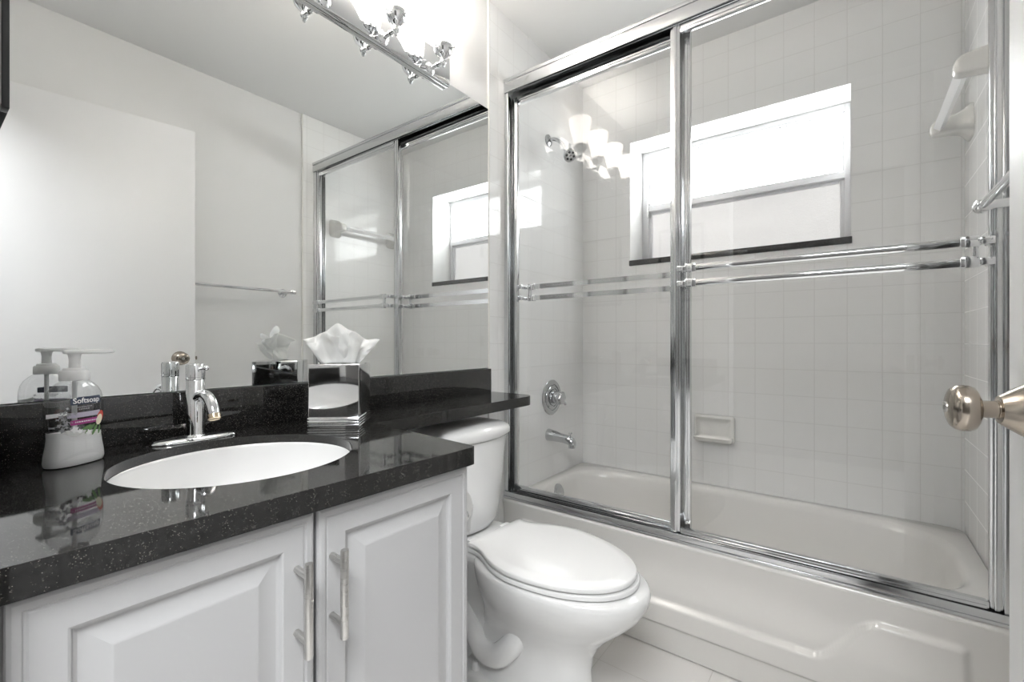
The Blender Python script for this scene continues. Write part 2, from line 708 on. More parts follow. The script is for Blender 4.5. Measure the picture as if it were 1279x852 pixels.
tube(bm, [(.055, 0, 0), (.06, .02, -.02), (.062, .035, -.034)], .007, 12)
obj('handle', bm, CHROME_F, sv)

ts = thing('tub_spout', 'chrome tub spout with pull-up diverter below the shower valve', 'tub spout', (.0075, 1.915, .585))
bm = NB()
loops = []
for (x, zc, ry, rz) in ((0, 0, .029, .030), (.01, 0, .0285, .0295), (.04, -.002, .025, .026), (.08, -.007, .022, .022), (.105, -.011, .0215, .022),
                        (.125, -.016, .021, .0225), (.14, -.021, .019, .021), (.150, -.028, .013, .014), (.153, -.033, .004, .005)):
    loops.append([(x, ry * math.cos(2 * PI * k / 32), zc + rz * math.sin(2 * PI * k / 32)) for k in range(32)])
loft(bm, loops)
lathe(bm, [(.0165, 0), (.0165, -.024), (.012, -.024), (.012, -.012), (0, -.012)], (.132, 0, -.024), (0, 0, 1), 28)
obj('spout_body', bm, CHROME_F, ts)
bm = NB()
lathe(bm, [(.003, 0), (.003, .014), (.008, .015), (.009, .019), (.007, .022), (0, .023)], (.125, 0, .004), (0, 0, 1), 20)
obj('diverter_knob', bm, CHROME_F, ts)

sh = thing('shower_rose', 'small round chrome shower head with dark nozzles high on the left wall', 'shower head', (.0075, 1.915, 2.045))
bm = NB()
lathe(bm, [(.03, 0), (.029, .004), (.02, .01), (.012, .012)], axis=(1, 0, 0), seg=32)
obj('wall_flange', bm, CHROME_F, sh)
hd = Vector((.62, -.42, -.66)).normalized()
end = Vector((.112, -.012, -.088))
bm = NB()
tube(bm, smooth_path([(0, 0, 0), (.035, 0, -.002), (.078, -.004, -.034), tuple(end)], 8), .009, 18)
obj('shower_arm', bm, CHROME_F, sh)
bm = NB()
lathe(bm, [(0, -.012), (.012, -.01), (.014, 0), (.013, .008), (.021, .02), (.030, .034), (.032, .044), (.031, .048), (.027, .049), (.0, .0495)], end, hd, 40)
hb = obj('spray_head', bm, CHROME_D, sh)
bm = NB()
q = frame_of(hd)
for k in range(7):
    a = 2 * PI * k / 6
    rr = 0 if k == 6 else .018
    c = end + hd * .0496 + (q @ Vector((rr * math.cos(a), rr * math.sin(a), 0)))
    lathe(bm, [(.0055, 0), (.0055, .001), (0, .0012)], c, hd, 14)
obj('nozzles', bm, HOLE, hb)

# ceramic soap dish on the back wall
sd = thing('soap_dish', 'ivory ceramic soap dish set in the tiled back wall above the tub', 'soap dish', (.698, YF, .64))
bm = NB()
wd, hg = .088, .062


def rr_loop(y, hw, z0, z1, r):
    p = round_poly([(-hw, z0), (hw, z0), (hw, z1), (-hw, z1)], r, 6)
    return [(a, y, b) for a, b in p]


loops = [rr_loop(-.001, wd, -hg, hg, .014), rr_loop(-.012, wd, -hg, hg, .014), rr_loop(-.020, wd - .006, -hg + .003, hg - .006, .013), rr_loop(-.022, wd - .010, -hg + .008, hg - .010, .011),
         rr_loop(-.020, wd - .015, -hg + .016, hg - .015, .010), rr_loop(-.012, wd - .022, -hg + .024, hg - .022, .008), rr_loop(-.010, wd - .032, -hg + .034, hg - .034, .006)]
loft(bm, loops)
# the projecting tray
t_ = []
for (z, dep, hw) in ((-.064, .012, .070), (-.060, .040, .078), (-.050, .056, .083), (-.038, .060, .084), (-.034, .057, .082), (-.037, .050, .076), (-.046, .042, .068), (-.050, .010, .06)):
    p = round_poly([(-hw, -.004), (-hw, -dep), (hw, -dep), (hw, -.004)], [0, .018, .018, 0], 6)
    t_.append([(a, b, z) for a, b in p])
loft(bm, t_)
obj('dish_body', bm, IVORY, sd, ang=50)

# ceramic towel bar inside the shower
cb = thing('ceramic_towel_bar', 'white ceramic towel bar with square rod high in the shower', 'towel bar', (XR - .007, 1.9, 1.79))
bm = NB()
tube(bm, [(-.082, -.20, 0), (-.082, .265, 0)], .0155, caps=True, sq=[(1, 0), (0, 1), (-1, 0), (0, -1)])
obj('rod', bm, PLAST, cb, ang=20)
for yy in (-.19, .262):
    bm = NB()
    loops = []
    for (x, hy, z0, z1) in ((0, .042, -.055, .06), (-.008, .041, -.053, .058), (-.022, .030, -.036, .045), (-.04, .024, -.028, .036), (-.07, .022, -.026, .032),
                            (-.09, .021, -.025, .028), (-.100, .019, -.022, .018), (-.105, .012, -.012, .006)):
        p = round_poly([(-hy, z0), (hy, z0), (hy, z1), (-hy, z1)], min(hy, (z1 - z0) / 2) * .55, 5)
        loops.append([(x, yy + a, b) for a, b in p])
    loft(bm, loops)
    obj('bracket', bm, IVORY, cb, ang=50)

# ------------------------------------------------------------------ sliding shower doors
frm = thing('shower_door_frame', 'chrome header, side jambs and bottom track framing the sliding shower doors', 'shower frame', (0, 0, TZ))
HT = 2.125 - TZ
fx0, fx1 = .0075, XR - .0075
bm = NB()
box(bm, fx0, fx1, 1.552, 1.556, HT - .004, HT + .050, .0015)
box(bm, fx0, fx1, 1.552, 1.622, HT + .046, HT + .052, .002)
box(bm, fx0, fx1, 1.618, 1.622, HT - .004, HT + .050, .0015)
box(bm, fx0, fx1, 1.549, 1.553, HT + .040, HT + .054, .0015)
box(bm, fx0, fx1, 1.585, 1.589, HT + .010, HT + .048, .001)
obj('header_rail', bm, CHROME_D, frm)
for (a, b) in ((fx0, fx0 + .021), (fx1 - .036, fx1)):
    bm = NB()
    box(bm, a, b, 1.556, 1.561, .012, HT - .002, .0012)
    if a < .1:
        box(bm, a, a + .004, 1.561, 1.62, .012, HT - .002, .001)
        box(bm, a + .004, b, 1.616, 1.62, .012, HT - .002, .001)
        box(bm, a + .004, b, 1.586, 1.589, .012, HT - .002, .001)
    else:
        box(bm, b - .004, b, 1.561, 1.62, .012, HT - .002, .001)
        box(bm, a, b - .004, 1.616, 1.62, .012, HT - .002, .001)
        box(bm, b - .022, b - .004, 1.586, 1.589, .012, HT - .002, .001)
    obj('side_jamb', bm, CHROME_D, frm)
bm = NB()
box(bm, fx0, fx1, 1.548, 1.622, 0, .008, .0015)
box(bm, fx0, fx1, 1.551, 1.555, .006, .028, .0015)
box(bm, fx0, fx1, 1.585, 1.589, .006, .022, .001)
box(bm, fx0, fx1, 1.616, 1.620, .006, .026, .0015)
obj('bottom_track', bm, CHROME_D, frm)


def panel(name, label, x0, x1, yc, zt, wl, wr, side, bx0, bx1):
    r = thing(name, label, 'shower door', (x0, yc, .392), 0)
    H = zt - .392
    W = x1 - x0
    th = .010

    def stile(nm, a, b, z0, z1):
        m = NB()
        box(m, a, b, -th, th, z0, z1, .003, 2)
        # a raised bead that catches the light
        if b - a < z1 - z0:
            c = (a + b) / 2
            box(m, c - (b - a) * .22, c + (b - a) * .22, -th - .003, th + .003, z0 + .004, z1 - .004, .0025, 2)
        else:
            c = (z0 + z1) / 2
            box(m, a + .004, b - .004, -th - .003, th + .003, c - (z1 - z0) * .2, c + (z1 - z0) * .2, .0025, 2)
        obj(nm, m, CHROME_D, r)
    stile('stile', 0, wl, 0.0, H)
    stile('stile', W - wr, W, 0.0, H)
    stile('bottom_rail', wl, W - wr, 0.0, .030)
    stile('top_rail', wl, W - wr, H - .030, H)
    g = NB()
    box(g, wl - .004, W - wr + .004, -.0025, .0025, .026, H - .026)
    gl = obj('glass_pane', g, GLASS, r, smooth=False)
    gl['label'] = 'clear glass pane'
    yb = side * .046
    for z in (1.287 - .392, 1.238 - .392):
        m = NB()
        p = [(-.003, -.010), (.003, -.010), (.0055, -.004), (.0055, -.001), (.004, 0), (.0055, .001), (.0055, .004), (.003, .010), (-.003, .010)]
        loft(m, [[(xx, yb + side * a, z + b) for a, b in p] for xx in (bx0 - x0, bx1 - x0)])
        obj('towel_bar', m, CHROME, r, ang=25)
    for (xe, sg) in ((bx0 - x0, -1), (bx1 - x0, 1)):
        m = NB()
        for z in (1.287 - .392, 1.238 - .392):
            a, b = sorted((xe - sg * .030, xe + sg * .004))
            box(m, a, b, yb - .008, yb + .008, z - .0135, z + .0135, .002)
            c, d = sorted((xe + sg * .002, xe + sg * .030))
            y0, y1 = sorted((yb + side * .005, side * .012))
            box(m, c, d, min(yb - .006, yb + .006), max(yb - .006, yb + .006), z - .009, z + .009, .002)
            y0, y1 = sorted((yb, side * .009))
            box(m, d - .012 if sg > 0 else c, d if sg > 0 else c + .012, y0, y1, z - .009, z + .009, .002)
        box(m, xe - sg * .003 - .005, xe - sg * .003 + .005, yb - .005, yb + .005, 1.238 - .392, 1.287 - .392, .001)
        obj('bar_bracket', m, CHROME, r)
    return r


panel('shower_door', 'outer sliding glass shower door on the right, towel bars on its near side', .718, 1.505, 1.571, 2.118, .033, .026, -1, .782, 1.452)
panel('shower_door', 'inner sliding glass shower door at the left, towel bars on the tub side', .026, .776, 1.601, 2.110, .024, .030, 1, .078, .722)

# ------------------------------------------------------------------ vanity
VA = R(2.6)
vx, vy = .565, .055
vr = thing('vanity_cabinet', 'white two-door vanity cabinet with raised panels under the black countertop', 'cabinet', (vx, vy, 0), -VA)
VW, VH = .628, .801
bm = NB()
box(bm, -.50, -.021, 0, .018, .09, VH, .001)
box(bm, -.50, -.021, VW - .018, VW, 0, VH, .001)
box(bm, -.50, -.021, .018, VW - .018, .09, .108)
box(bm, -.50, -.488, .018, VW - .018, .108, VH)
box(bm, -.042, -.021, .018, VW - .018, VH - .05, VH)
box(bm, -.042, -.021, .018, .05, .108, VH - .05)
box(bm, -.042, -.021, VW - .05, VW - .018, .108, VH - .05)
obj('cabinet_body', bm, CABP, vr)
bm = NB()
box(bm, -.075, -.06, 0, VW - .018, 0, .09)
obj('toe_kick', bm, CABP, vr)


def cab_door(y0, y1, z0, z1, hy):
    loops = []
    for (ins, d) in ((.000, -.020), (.000, -.005), (.0015, -.002), (.005, -.0003), (.009, 0), (.0115, -.0006), (.0130, -.0028), (.0150, -.0028), (.0165, -.0018),
                     (.044, -.0018), (.0465, -.003), (.0485, -.0075), (.052, -.0088), (.055, -.0085), (.076, -.0022), (.079, -.0012), (.081, -.0012)):
        a, b, c, d_ = y0 + ins, y1 - ins, z0 + ins, z1 - ins
        loops.append([(d, a, c), (d, b, c), (d, b, d_), (d, a, d_)])
    m = NB()
    loft(m, loops)
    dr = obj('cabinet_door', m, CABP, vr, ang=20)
    m = NB()
    tube(m, [(.034, hy, .612), (.034, hy, .614), (.034, hy, .741), (.034, hy, .743)], lambda u: .0052 if u in (0, 1) else .006, 20)
    for z in (.633, .724):
        tube(m, [(-.003, hy, z), (.030, hy, z)], .005, 16)
    h = obj('bar_handle', m, STEEL, dr)
    return dr


cab_door(.002, .3075, .115, .7985, .2815)
cab_door(.3125, .626, .115, .7985, .335)

# countertop with the narrow shelf over the toilet tank
ZT, ZB = .838, .803
SX, SY, SA, SB = .308, .376, .187, .193
out = round_poly([(.001, YN + .001), (.577, YN + .001), (.607, .690), (.226, .728), (.222, 1.478), (.009, 1.478), (.009, 1.453), (.001, 1.453)], [0, .0, .014, .01, .06, 0, 0, 0], 8)
hole = [(SX + SA * math.cos(2 * PI * i / 160), SY + SB * math.sin(2 * PI * i / 160)) for i in range(160)]
bm = NB()
for lp in (out, hole):
    vs = [bm.verts.new((x, y, ZT)) for x, y in lp]
    for i in range(len(vs)):
        bm.edges.new((vs[i], vs[(i + 1) % len(vs)]))
bmesh.ops.triangle_fill(bm, use_beauty=True, use_dissolve=False, edges=bm.edges[:], normal=(0, 0, 1))
ret = bmesh.ops.extrude_face_region(bm, geom=bm.faces[:])
for v in [g for g in ret['geom'] if isinstance(g, bmesh.types.BMVert)]:
    v.co.z = ZB
bmesh.ops.recalc_face_normals(bm, faces=bm.faces)
ct = obj('countertop', bm, GRAN, ang=30)
bevmod(ct, .0035, 3, 50)
tag(ct, 'polished black speckled stone countertop with sink cutout and narrow shelf over the toilet', 'countertop')
bm = NB()
box(bm, .001, .021, YN + .0005, 1.4525, ZT, .936, .0015)
box(bm, .0212, .53, YN + .0005, YN + .0125, ZT, .936, .0015)
bs = obj('backsplash', bm, GRAN)
tag(bs, 'low black speckled stone backsplash under the mirror', 'backsplash')

# undermount basin
sk = thing('sink', 'round white undermount sink set in the black countertop', 'sink', (SX, SY, .8205))
bm = NB()
lathe(bm, [(.995, 0), (.988, -.0015), (.983, -.006), (.972, -.025), (.94, -.06), (.86, -.10), (.70, -.128), (.45, -.142), (.2, -.147), (.12, -.149), (.12, -.16), (.3, -.158), (.75, -.14), (.93, -.1), (.992, -.04), (.995, 0)], seg=96)
for v in bm.verts:
    v.co.x *= SA
    v.co.y *= SB
obj('basin', bm, CERAM, sk, ang=50)
bm = NB()
lathe(bm, [(.023, -.1485), (.022, -.145), (.018, -.144), (.014, -.146), (.013, -.143), (0, -.1415)], seg=32)
obj('drain', bm, CHROME, sk)

# ------------------------------------------------------------------ faucet
fa = thing('faucet', 'single-lever chrome faucet standing behind the sink', 'faucet', (.083, .375, ZT))
bm = NB()
loops = [superloop(0, 0, .030, .079, 0, 64, 2), superloop(0, 0, .0305, .080, .002, 64, 2), superloop(0, 0, .030, .079, .004, 64, 2), superloop(0, 0, .026, .073, .0075, 64, 2), superloop(0, 0, .021, .05, .0100, 64, 2), superloop(0, 0, .004, .01, .0105, 64, 2)]
loft(bm, loops)
obj('deck_plate', bm, CHROME, fa)
bm = NB()
lathe(bm, [(.022, .007), (.0215, .010), (.018, .0125), (.0172, .016), (.0172, .128), (.0165, .129)], seg=40)
obj('faucet_body', bm, CHROME, fa)
bm = NB()
lathe(bm, [(.0165, .1285), (.0176, .1295), (.0176, .1335), (.0166, .1345), (.0176, .1355), (.0176, .159), (.016, .1625), (.008, .164), (0, .164)], seg=40)
hc = obj('lever_cap', bm, CHROME, fa)
bm = NB()
tube(bm, [(.010, .002, .152), (.036, .006, .1545)], .0032, 14)
sphere(bm, (.039, .0065, .1548), .0052)
obj('lever', bm, CHROME, hc)
bm = NB()
tube(bm, smooth_path([(.004, 0, .088), (.03, 0, .098), (.056, 0, .099), (.078, 0, .090), (.092, 0, .074), (.098, 0, .060)], 8), lambda u: .0100 + .0016 * u, 24)
spt = obj('spout', bm, CHROME, fa)
bm = NB()
a_ = Vector((.006, 0, -.014)).normalized()
lathe(bm, [(.0118, -.003), (.0122, 0), (.0122, .006), (.0105, .0075), (.009, .0065), (0, .006)], (.0978, 0, .061), a_, 30)
obj('aerator', bm, pm('aerator_brass', (.75, .62, .45), .15, 1), spt)

# ------------------------------------------------------------------ soap bottle
sb = thing('soap_bottle', 'clear hand soap pump bottle half full of creamy white soap, left of the sink', 'soap bottle', (.134, .177, ZT), math.atan2(.052, .075) - R(6))
# local +x is the front of the bottle, local y its width
BP = [(.000, .0405, .0215), (.002, .0435, .0235), (.008, .0450, .0245), (.020, .0440, .0240), (.034, .0415, .0228), (.047, .0398, .0220), (.060, .0402, .0222), (.078, .0418, .0230), (.095, .0425, .0232),
      (.110, .0418, .0228), (.122, .0390, .0216), (.131, .0345, .0198), (.138, .0275, .0178), (.143, .0205, .0160), (.146, .0165, .0150), (.150, .0155, .0150)]


def bprof(z):
    for (z0, a0, b0), (z1, a1, b1) in zip(BP, BP[1:]):
        if z <= z1:
            u = (z - z0) / (z1 - z0)
            u = max(0, u)
            return a0 + (a1 - a0) * u, b0 + (b1 - b0) * u
    return BP[-1][1:]


def bloop(z, sc=1.0, n=64):
    a, b = bprof(z)
    e = 2.5 if z < .12 else 2.5 - .5 * min(1, (z - .12) / .026)
    return [(y, x, zz) for (x, y, zz) in superloop(0, 0, a * sc, b * sc, z, n, e)]


bm = NB()
zz = [0, .001, .002, .005, .008, .014, .02, .027, .034, .04, .047, .053, .06, .069, .078, .087, .095, .103, .110, .116, .122, .127, .131, .135, .138, .141, .143, .146, .150]
loft(bm, [bloop(z) for z in zz], True, False)
obj('bottle', bm, CLEARP, sb, ang=60)
bm = NB()
zl = [.0015, .004, .008, .014, .02, .027, .034, .04, .046]
lps = [bloop(z, .965) for z in zl]
top = []
for (x, y, z) in bloop(.052, .965):
    top.append((x, y, .052 + .004 * math.sin(y * 160 + 1) - .08 * y))
lps.append(top)
loft(bm, lps)
lq = obj('liquid_soap', bm, SOAP, sb, ang=60)
bm = NB()
tube(bm, [(0, 0, .05), (0, 0, .15)], .0035, 12)
obj('dip_tube', bm, TUBEP, sb)
bm = NB()
ring = []
for (r, z) in ((.0185, .144), (.0195, .146), (.0195, .158), (.018, .161)):
    ring.append([((r + (.0004 if k % 2 else 0)) * math.cos(2 * PI * k / 72), (r + (.0004 if k % 2 else 0)) * math.sin(2 * PI * k / 72), z) for k in range(72)])
loft(bm, ring)
lathe(bm, [(.0155, .160), (.015, .165), (.0085, .166)], seg=32)
cl = obj('collar', bm, PLAST, sb)
bm = NB()
lathe(bm, [(.0078, .163), (.0074, .18), (.0085, .188), (.011, .191)], seg=28)
p = round_poly([(-.014, -.015), (.012, -.0145), (.052, -.004), (.052, .004), (.012, .0145), (-.014, .015)], .006, 5)
ca, sa = math.cos(R(48)), math.sin(R(48))
loops = []
for (sc, z) in ((.9, .190), (1, .1915), (1, .1945), (.92, .1965), (.5, .1972)):
    loops.append([((a * ca - b * sa) * sc + .003 * 0, (a * sa + b * ca) * sc, z) for a, b in p])
loft(bm, loops)
obj('pump_head', bm, PLAST, sb)


def on_bottle(yy, z, off=.0004):
    """front surface of the bottle at width yy (towards +y is the viewer's right)"""
    yy += LS
    a, b = bprof(z)
    e = 2.5
    u = min(.999, abs(yy) / a)
    return (b * (1 - u ** e) ** (1 / e) + off, yy, z)


LS = -.005     # the print sits a little left of the middle


def patch(name, poly, mat, off=.0005, n=5):
    m = bmesh.new()
    vs = [m.verts.new((x, y, 0)) for x, y in poly]
    f = m.faces.new(vs)
    bmesh.ops.triangulate(m, faces=[f])
    bmesh.ops.subdivide_edges(m, edges=m.edges[:], cuts=n, use_grid_fill=True)
    for v in m.verts:
        v.co = on_bottle(v.co.x, v.co.y, off)
    bmesh.ops.recalc_face_normals(m, faces=m.faces)
    return m


def wrapped_text(name, body, size, y0, z0, mat, parent, off, slope=0, bold=0, sxx=1.0):
    cu = bpy.data.curves.new(name, 'FONT')
    cu.body = body
    cu.size = size
    cu.align_x = 'CENTER'
    cu.offset = bold
    cu.resolution_u = 3
    to = bpy.data.objects.new('t', cu)
    COL.objects.link(to)
    dg = bpy.context.evaluated_depsgraph_get()
    me = bpy.data.meshes.new_from_object(to.evaluated_get(dg))
    bpy.data.objects.remove(to)
    m = bmesh.new()
    m.from_mesh(me)
    bpy.data.meshes.remove(me)
    for v in m.verts:
        x, z = v.co.x * sxx, v.co.y
        v.co = on_bottle(y0 + x, z0 + z + slope * x, off)
    return obj(name, m, mat, parent, smooth=False)


# printed label on the front
lab = obj('front_label', patch('l', round_poly([(-.022, .082), (.030, .082), (.030, .0905), (-.022, .0905)], .0015, 3), WHITEL, .0004), LILAC, sb)
lab['label'] = 'printed front label with navy banner and magenta strip'
obj('navy_banner', patch('b', round_poly([(-.018, .1035), (.031, .1035), (.031, .1165), (-.006, .1165), (-.010, .1150), (-.018, .1150)], .002, 3), NAVY, .0007), NAVY, lab)
wrapped_text('banner_text', 'Softsoap', .0125, .0065, .1062, WHITEL, lab, .0012, bold=.00025, sxx=1.0)
obj('magenta_strip', patch('m', round_poly([(-.018, .0695), (.028, .0705), (.028, .0790), (-.018, .0780)], .0015, 3), MAGENTA, .0008), MAGENTA, lab)
for k, (zc, wdt, y0) in enumerate(((.0985, .022, .002), (.0950, .018, .002), (.0735, .036, .006))):
    m = NB()
    x = -wdt / 2
    while x < wdt / 2:
        l = random.uniform(.0016, .0032)
        merge(m, patch('w', [(y0 + x, zc), (y0 + x + l, zc), (y0 + x + l, zc + .0019), (y0 + x, zc + .0019)], WHITEL, .0011, 1))
        x += l + .0009
    obj('small_print', m, WHITEL if k == 2 else GREYL, lab)
# lilac floral print and the cut fruit with leaf
m = NB()
for k in range(26):
    a = random.uniform(0, 2 * PI)
    cy, cz = -.024 + random.gauss(0, .006), .080 + random.gauss(0, .013)
    r = random.uniform(.002, .0045)
    merge(m, patch('f', [(cy + r * math.cos(a + i * PI / 4) * (1 if i % 2 else .45), cz + r * math.sin(a + i * PI / 4) * (1 if i % 2 else .45)) for i in range(8)], GREYL, .0006 + .00002 * k, 1))
obj('floral_print', m, GREYL, lab)


def ell(cy, cz, a, b, rot, n=18):
    return [(cy + a * math.cos(t) * math.cos(rot) - b * math.sin(t) * math.sin(rot), cz + a * math.cos(t) * math.sin(rot) + b * math.sin(t) * math.cos(rot)) for t in [2 * PI * i / n for i in range(n)]]


obj('fruit_print', patch('r', ell(.031, .078, .007, .011, -.3), REDL, .0006, 1), REDL, lab)
obj('fruit_flesh_print', patch('r', ell(.0285, .0735, .006, .0095, -.3), CREAML, .0010, 1), CREAML, lab)
m = NB()
for (cy, cz, a, b, r) in ((.012, .060, .011, .0028, .7), (.020, .057, .010, .0025, 1.1), (.006, .063, .009, .0025, .35), (.029, .056, .008, .0022, 1.4)):
    merge(m, patch('g', ell(cy, cz, a, b, r), GREENL, .0009, 1))
obj('leaf_print', m, GREENL, lab)
m = NB()
for (cy, cz, r) in ((-.012, .062, .007), (-.004, .058, .005), (.010, .054, .006)):
    merge(m, patch('g', [(cy + r * math.cos(i * PI / 5) * (1 if i % 2 else .55), cz + r * math.sin(i * PI / 5) * (1 if i % 2 else .55)) for i in range(10)], WHITEL, .0012, 1))
obj('blossom_print', m, WHITEL, lab)
obj('back_label_print', patch('q', [(-.040, .084), (-.022, .088), (-.022, .094), (-.040, .091)], WHITEL, .0006, 2), WHITEL, lab)
# ------------------------------------------------------------------ tissue box
TB = R(41.85)
tb = thing('tissue_box', 'mirror-polished chrome tissue box cover with ridged base, right of the sink', 'tissue box', (.1594, .6725, ZT), TB)
hb_ = .0603
bm = NB()


def sqloop(h, z, r=.002):
    return [(a, b, z) for a, b in round_poly([(-h, -h), (h, -h), (h, h), (-h, h)], r, 3)]


lo = [sqloop(hb_, 0)]
z = 0.0
for k in range(4):
    lo += [sqloop(hb_, z + .001), sqloop(hb_ + .0018, z + .0025), sqloop(hb_ + .0018, z + .0045), sqloop(hb_ - .0005, z + .0060)]
    z += .0065
lo += [sqloop(hb_ - .0005, z + .001), sqloop(hb_, z + .002), sqloop(hb_, .1535), sqloop(hb_ - .0015, .155)]
ovl = []
for (h, zz_) in ((.6, .155), (.6, .145)):
    rr = []
    for (a, b, c) in sqloop(hb_ - .0015, .155):
        l = math.hypot(a / 1.0, b)
        rr.append((a / l * .040, b / l * .026, zz_))
    lo.append(rr)
loft(bm, lo)
obj('box_cover', bm, CHROME, tb, ang=30)
# the tissue that stands out of the slot
ti = thing('tissue', 'crumpled white paper tissue pulled up out of the chrome box', 'tissue', (.1594, .6725, ZT + .1552), TB + R(4))
bm = NB()
t = bmesh.new()
NU, NV = 72, 22
outline_l = [(-.044, 0), (-.054, .012), (-.080, .046), (-.062, .068), (-.026, .094)]
outline_r = [(.046, 0), (.056, .016), (.088, .068), (.040, .090), (-.004, .098)]
rows = []
for j in range(NV + 1):
    v = j / NV
    row = []
    for i in range(NU + 1):
        u = -1 + 2 * i / NU
        # fan shape: a polar sheet from the slot
        ang = u * R(70) + R(6)
        rad = (.040 + .062 * v)
        edge = .094 + .006 * math.cos(u * 5.1 + .4) + .022 * max(0, u - .55) + .010 * max(0, -u - .5)
        x = u * .046 + math.sin(ang) * edge * (v ** .8) * .50
        zq = edge * (v ** .9) * (1 - .46 * abs(math.sin(ang)) ** 1.6)
        fold = .012 * math.sin(u * 6.5 + .7) * (.35 + v) + .006 * math.sin(u * 15 + v * 3) * v
        nn = noise.noise(Vector((u * 2.3, v * 2.1, 3.1))) * .022 * v + noise.noise(Vector((u * 6, v * 5, 8.1))) * .006
        bulge = .026 * math.sin(PI * v * .9) * math.cos(u * 1.5)
        row.append(t.verts.new((x, -(fold * .8 + nn + bulge), zq + noise.noise(Vector((u * 4, v * 4, 1))) * .006 * v)))
    rows.append(row)
for A, B in zip(rows, rows[1:]):
    for i in range(NU):
        t.faces.new((A[i], A[i + 1], B[i + 1], B[i]))
merge(bm, t)
t = bmesh.new()
rows = []
for j in range(NV + 1):
    v = j / NV
    row = []
    for i in range(NU + 1):
        u = -1 + 2 * i / NU
        ang = u * R(40) - R(8)
        edge = .074 + .009 * math.cos(u * 6.3 + 2)
        x = u * .038 * (1 - v * .2) + math.sin(ang) * edge * v * .8
        zq = math.cos(ang * .9) * edge * v
        fold = .014 * math.sin(u * 7.1 + 2.4) * (.3 + v) + noise.noise(Vector((u * 2.6, v * 2.4, 13.1))) * .02 * v
        row.append(t.verts.new((x, -(.014 + .022 * v + fold * .7), zq + noise.noise(Vector((u * 4, v * 4, 21))) * .006 * v)))
    rows.append(row)
for A, B in zip(rows, rows[1:]):
    for i in range(NU):
        t.faces.new((A[i], A[i + 1], B[i + 1], B[i]))
merge(bm, t)
TISS, nt_, b_ = newmat('tissue_paper')
b_.inputs['Base Color'].default_value = (.90, .90, .885, 1)
b_.inputs['Roughness'].default_value = .9
tr = nd(nt_, 'ShaderNodeBsdfTranslucent')
tr.inputs[0].default_value = (.9, .9, .885, 1)
mxs = nd(nt_, 'ShaderNodeMixShader')
mxs.inputs[0].default_value = .35
nt_.links.new(b_.outputs[0], mxs.inputs[1])
nt_.links.new(tr.outputs[0], mxs.inputs[2])
nt_.links.new(mxs.outputs[0], nt_.nodes['Material Output'].inputs[0])
so = obj('tissue_sheet', bm, TISS, ti, ang=28)
md = so.modifiers.new('thick', 'SOLIDIFY')
md.thickness = .0006

# ------------------------------------------------------------------ mirror and lamps over it
bm = NB()
MY0, MY1, MZ0, MZ1 = YN + .003, 1.456, .937, 2.013
box(bm, .0005, .006, MY0, MY1, MZ0, MZ1, .0012, 1, mi=1)
bm.faces.ensure_lookup_table()
for f in bm.faces:
    if f.normal.x > .9:
        f.material_index = 0
mo = obj('wall_mirror', bm, [MIRROR, MEDGE], smooth=False)
tag(mo, 'large frameless wall mirror standing on the black backsplash', 'mirror')

vl = thing('vanity_light', 'four-lamp chrome vanity light with lit white glass shades above the mirror', 'wall lamp', (0, .806, 1.988))
bm = NB()
box(bm, .0065, .026, -.402, .400, 0, .105, .002)
obj('back_plate', bm, CHROME, vl)
for k in range(4):
    yk = (k - 1.5) * .2015
    bm = NB()
    lathe(bm, [(.020, 0), (.0195, .003), (.012, .008), (.0072, .010)], (.026, yk, .020), (1, 0, 0), 28)
    tube(bm, [(.034, yk, .020), (.086, yk, .020)], .0065, 18)
    lathe(bm, [(.0085, 0), (.0095, .002), (.0085, .004)], (.060, yk, .020), (1, 0, 0), 20)
    arm = obj('lamp_arm', bm, CHROME, vl)
    bm = NB()
    sphere(bm, (.090, yk, .020), .0115)
    lathe(bm, [(.004, 0), (.006, -.004), (.004, -.008), (0, -.009)], (.090, yk, .0095), (0, 0, 1), 16)
    obj('finial', bm, CHROME, arm)
    bm = NB()
    lathe(bm, [(.008, .024), (.010, .032), (.018, .038), (.026, .046), (.0315, .058), (.033, .070), (.0325, .074), (.029, .074), (.028, .060), (.02, .05), (0, .048)], (.090, yk, 0), (0, 0, 1), 36)
    cup = obj('lamp_cup', bm, CHROME, arm)
    for a in (0.4, 0.4 + 2 * PI / 3, .4 + 4 * PI / 3):
        m = NB()
        lathe(m, [(.002, 0), (.002, .006), (.0042, .0065), (.0042, .0095), (0, .010)], (.090 + .0315 * math.cos(a), yk + .0315 * math.sin(a), .066), (math.cos(a), math.sin(a), 0), 12)
        obj('thumb_screw', m, CHROME, arm)
    bm = NB()
    pr = [(0, .058), (.022, .058), (.0285, .062), (.031, .072), (.036, .095), (.043, .125), (.050, .155), (.0555, .183), (.0578, .203), (.0575, .2075),
          (.0555, .2075), (.0553, .203), (.053, .183), (.0475, .155), (.040, .125), (.0335, .095), (.028, .072), (.02, .066), (0, .065)]
    lathe(bm, pr, (.090, yk, 0), (0, 0, 1), 44)
    s_ = obj('lamp_shade', bm, SHADE, vl)
    s_['label'] = 'lit white opal glass shade'
    bm = NB()
    lathe(bm, [(.0, .066), (.012, .068), (.012, .085), (.018, .098), (.024, .112), (.0235, .126), (.016, .138), (0, .142)], (.090, yk, 0), (0, 0, 1), 24)
    obj('bulb', bm, BULBM, s_)

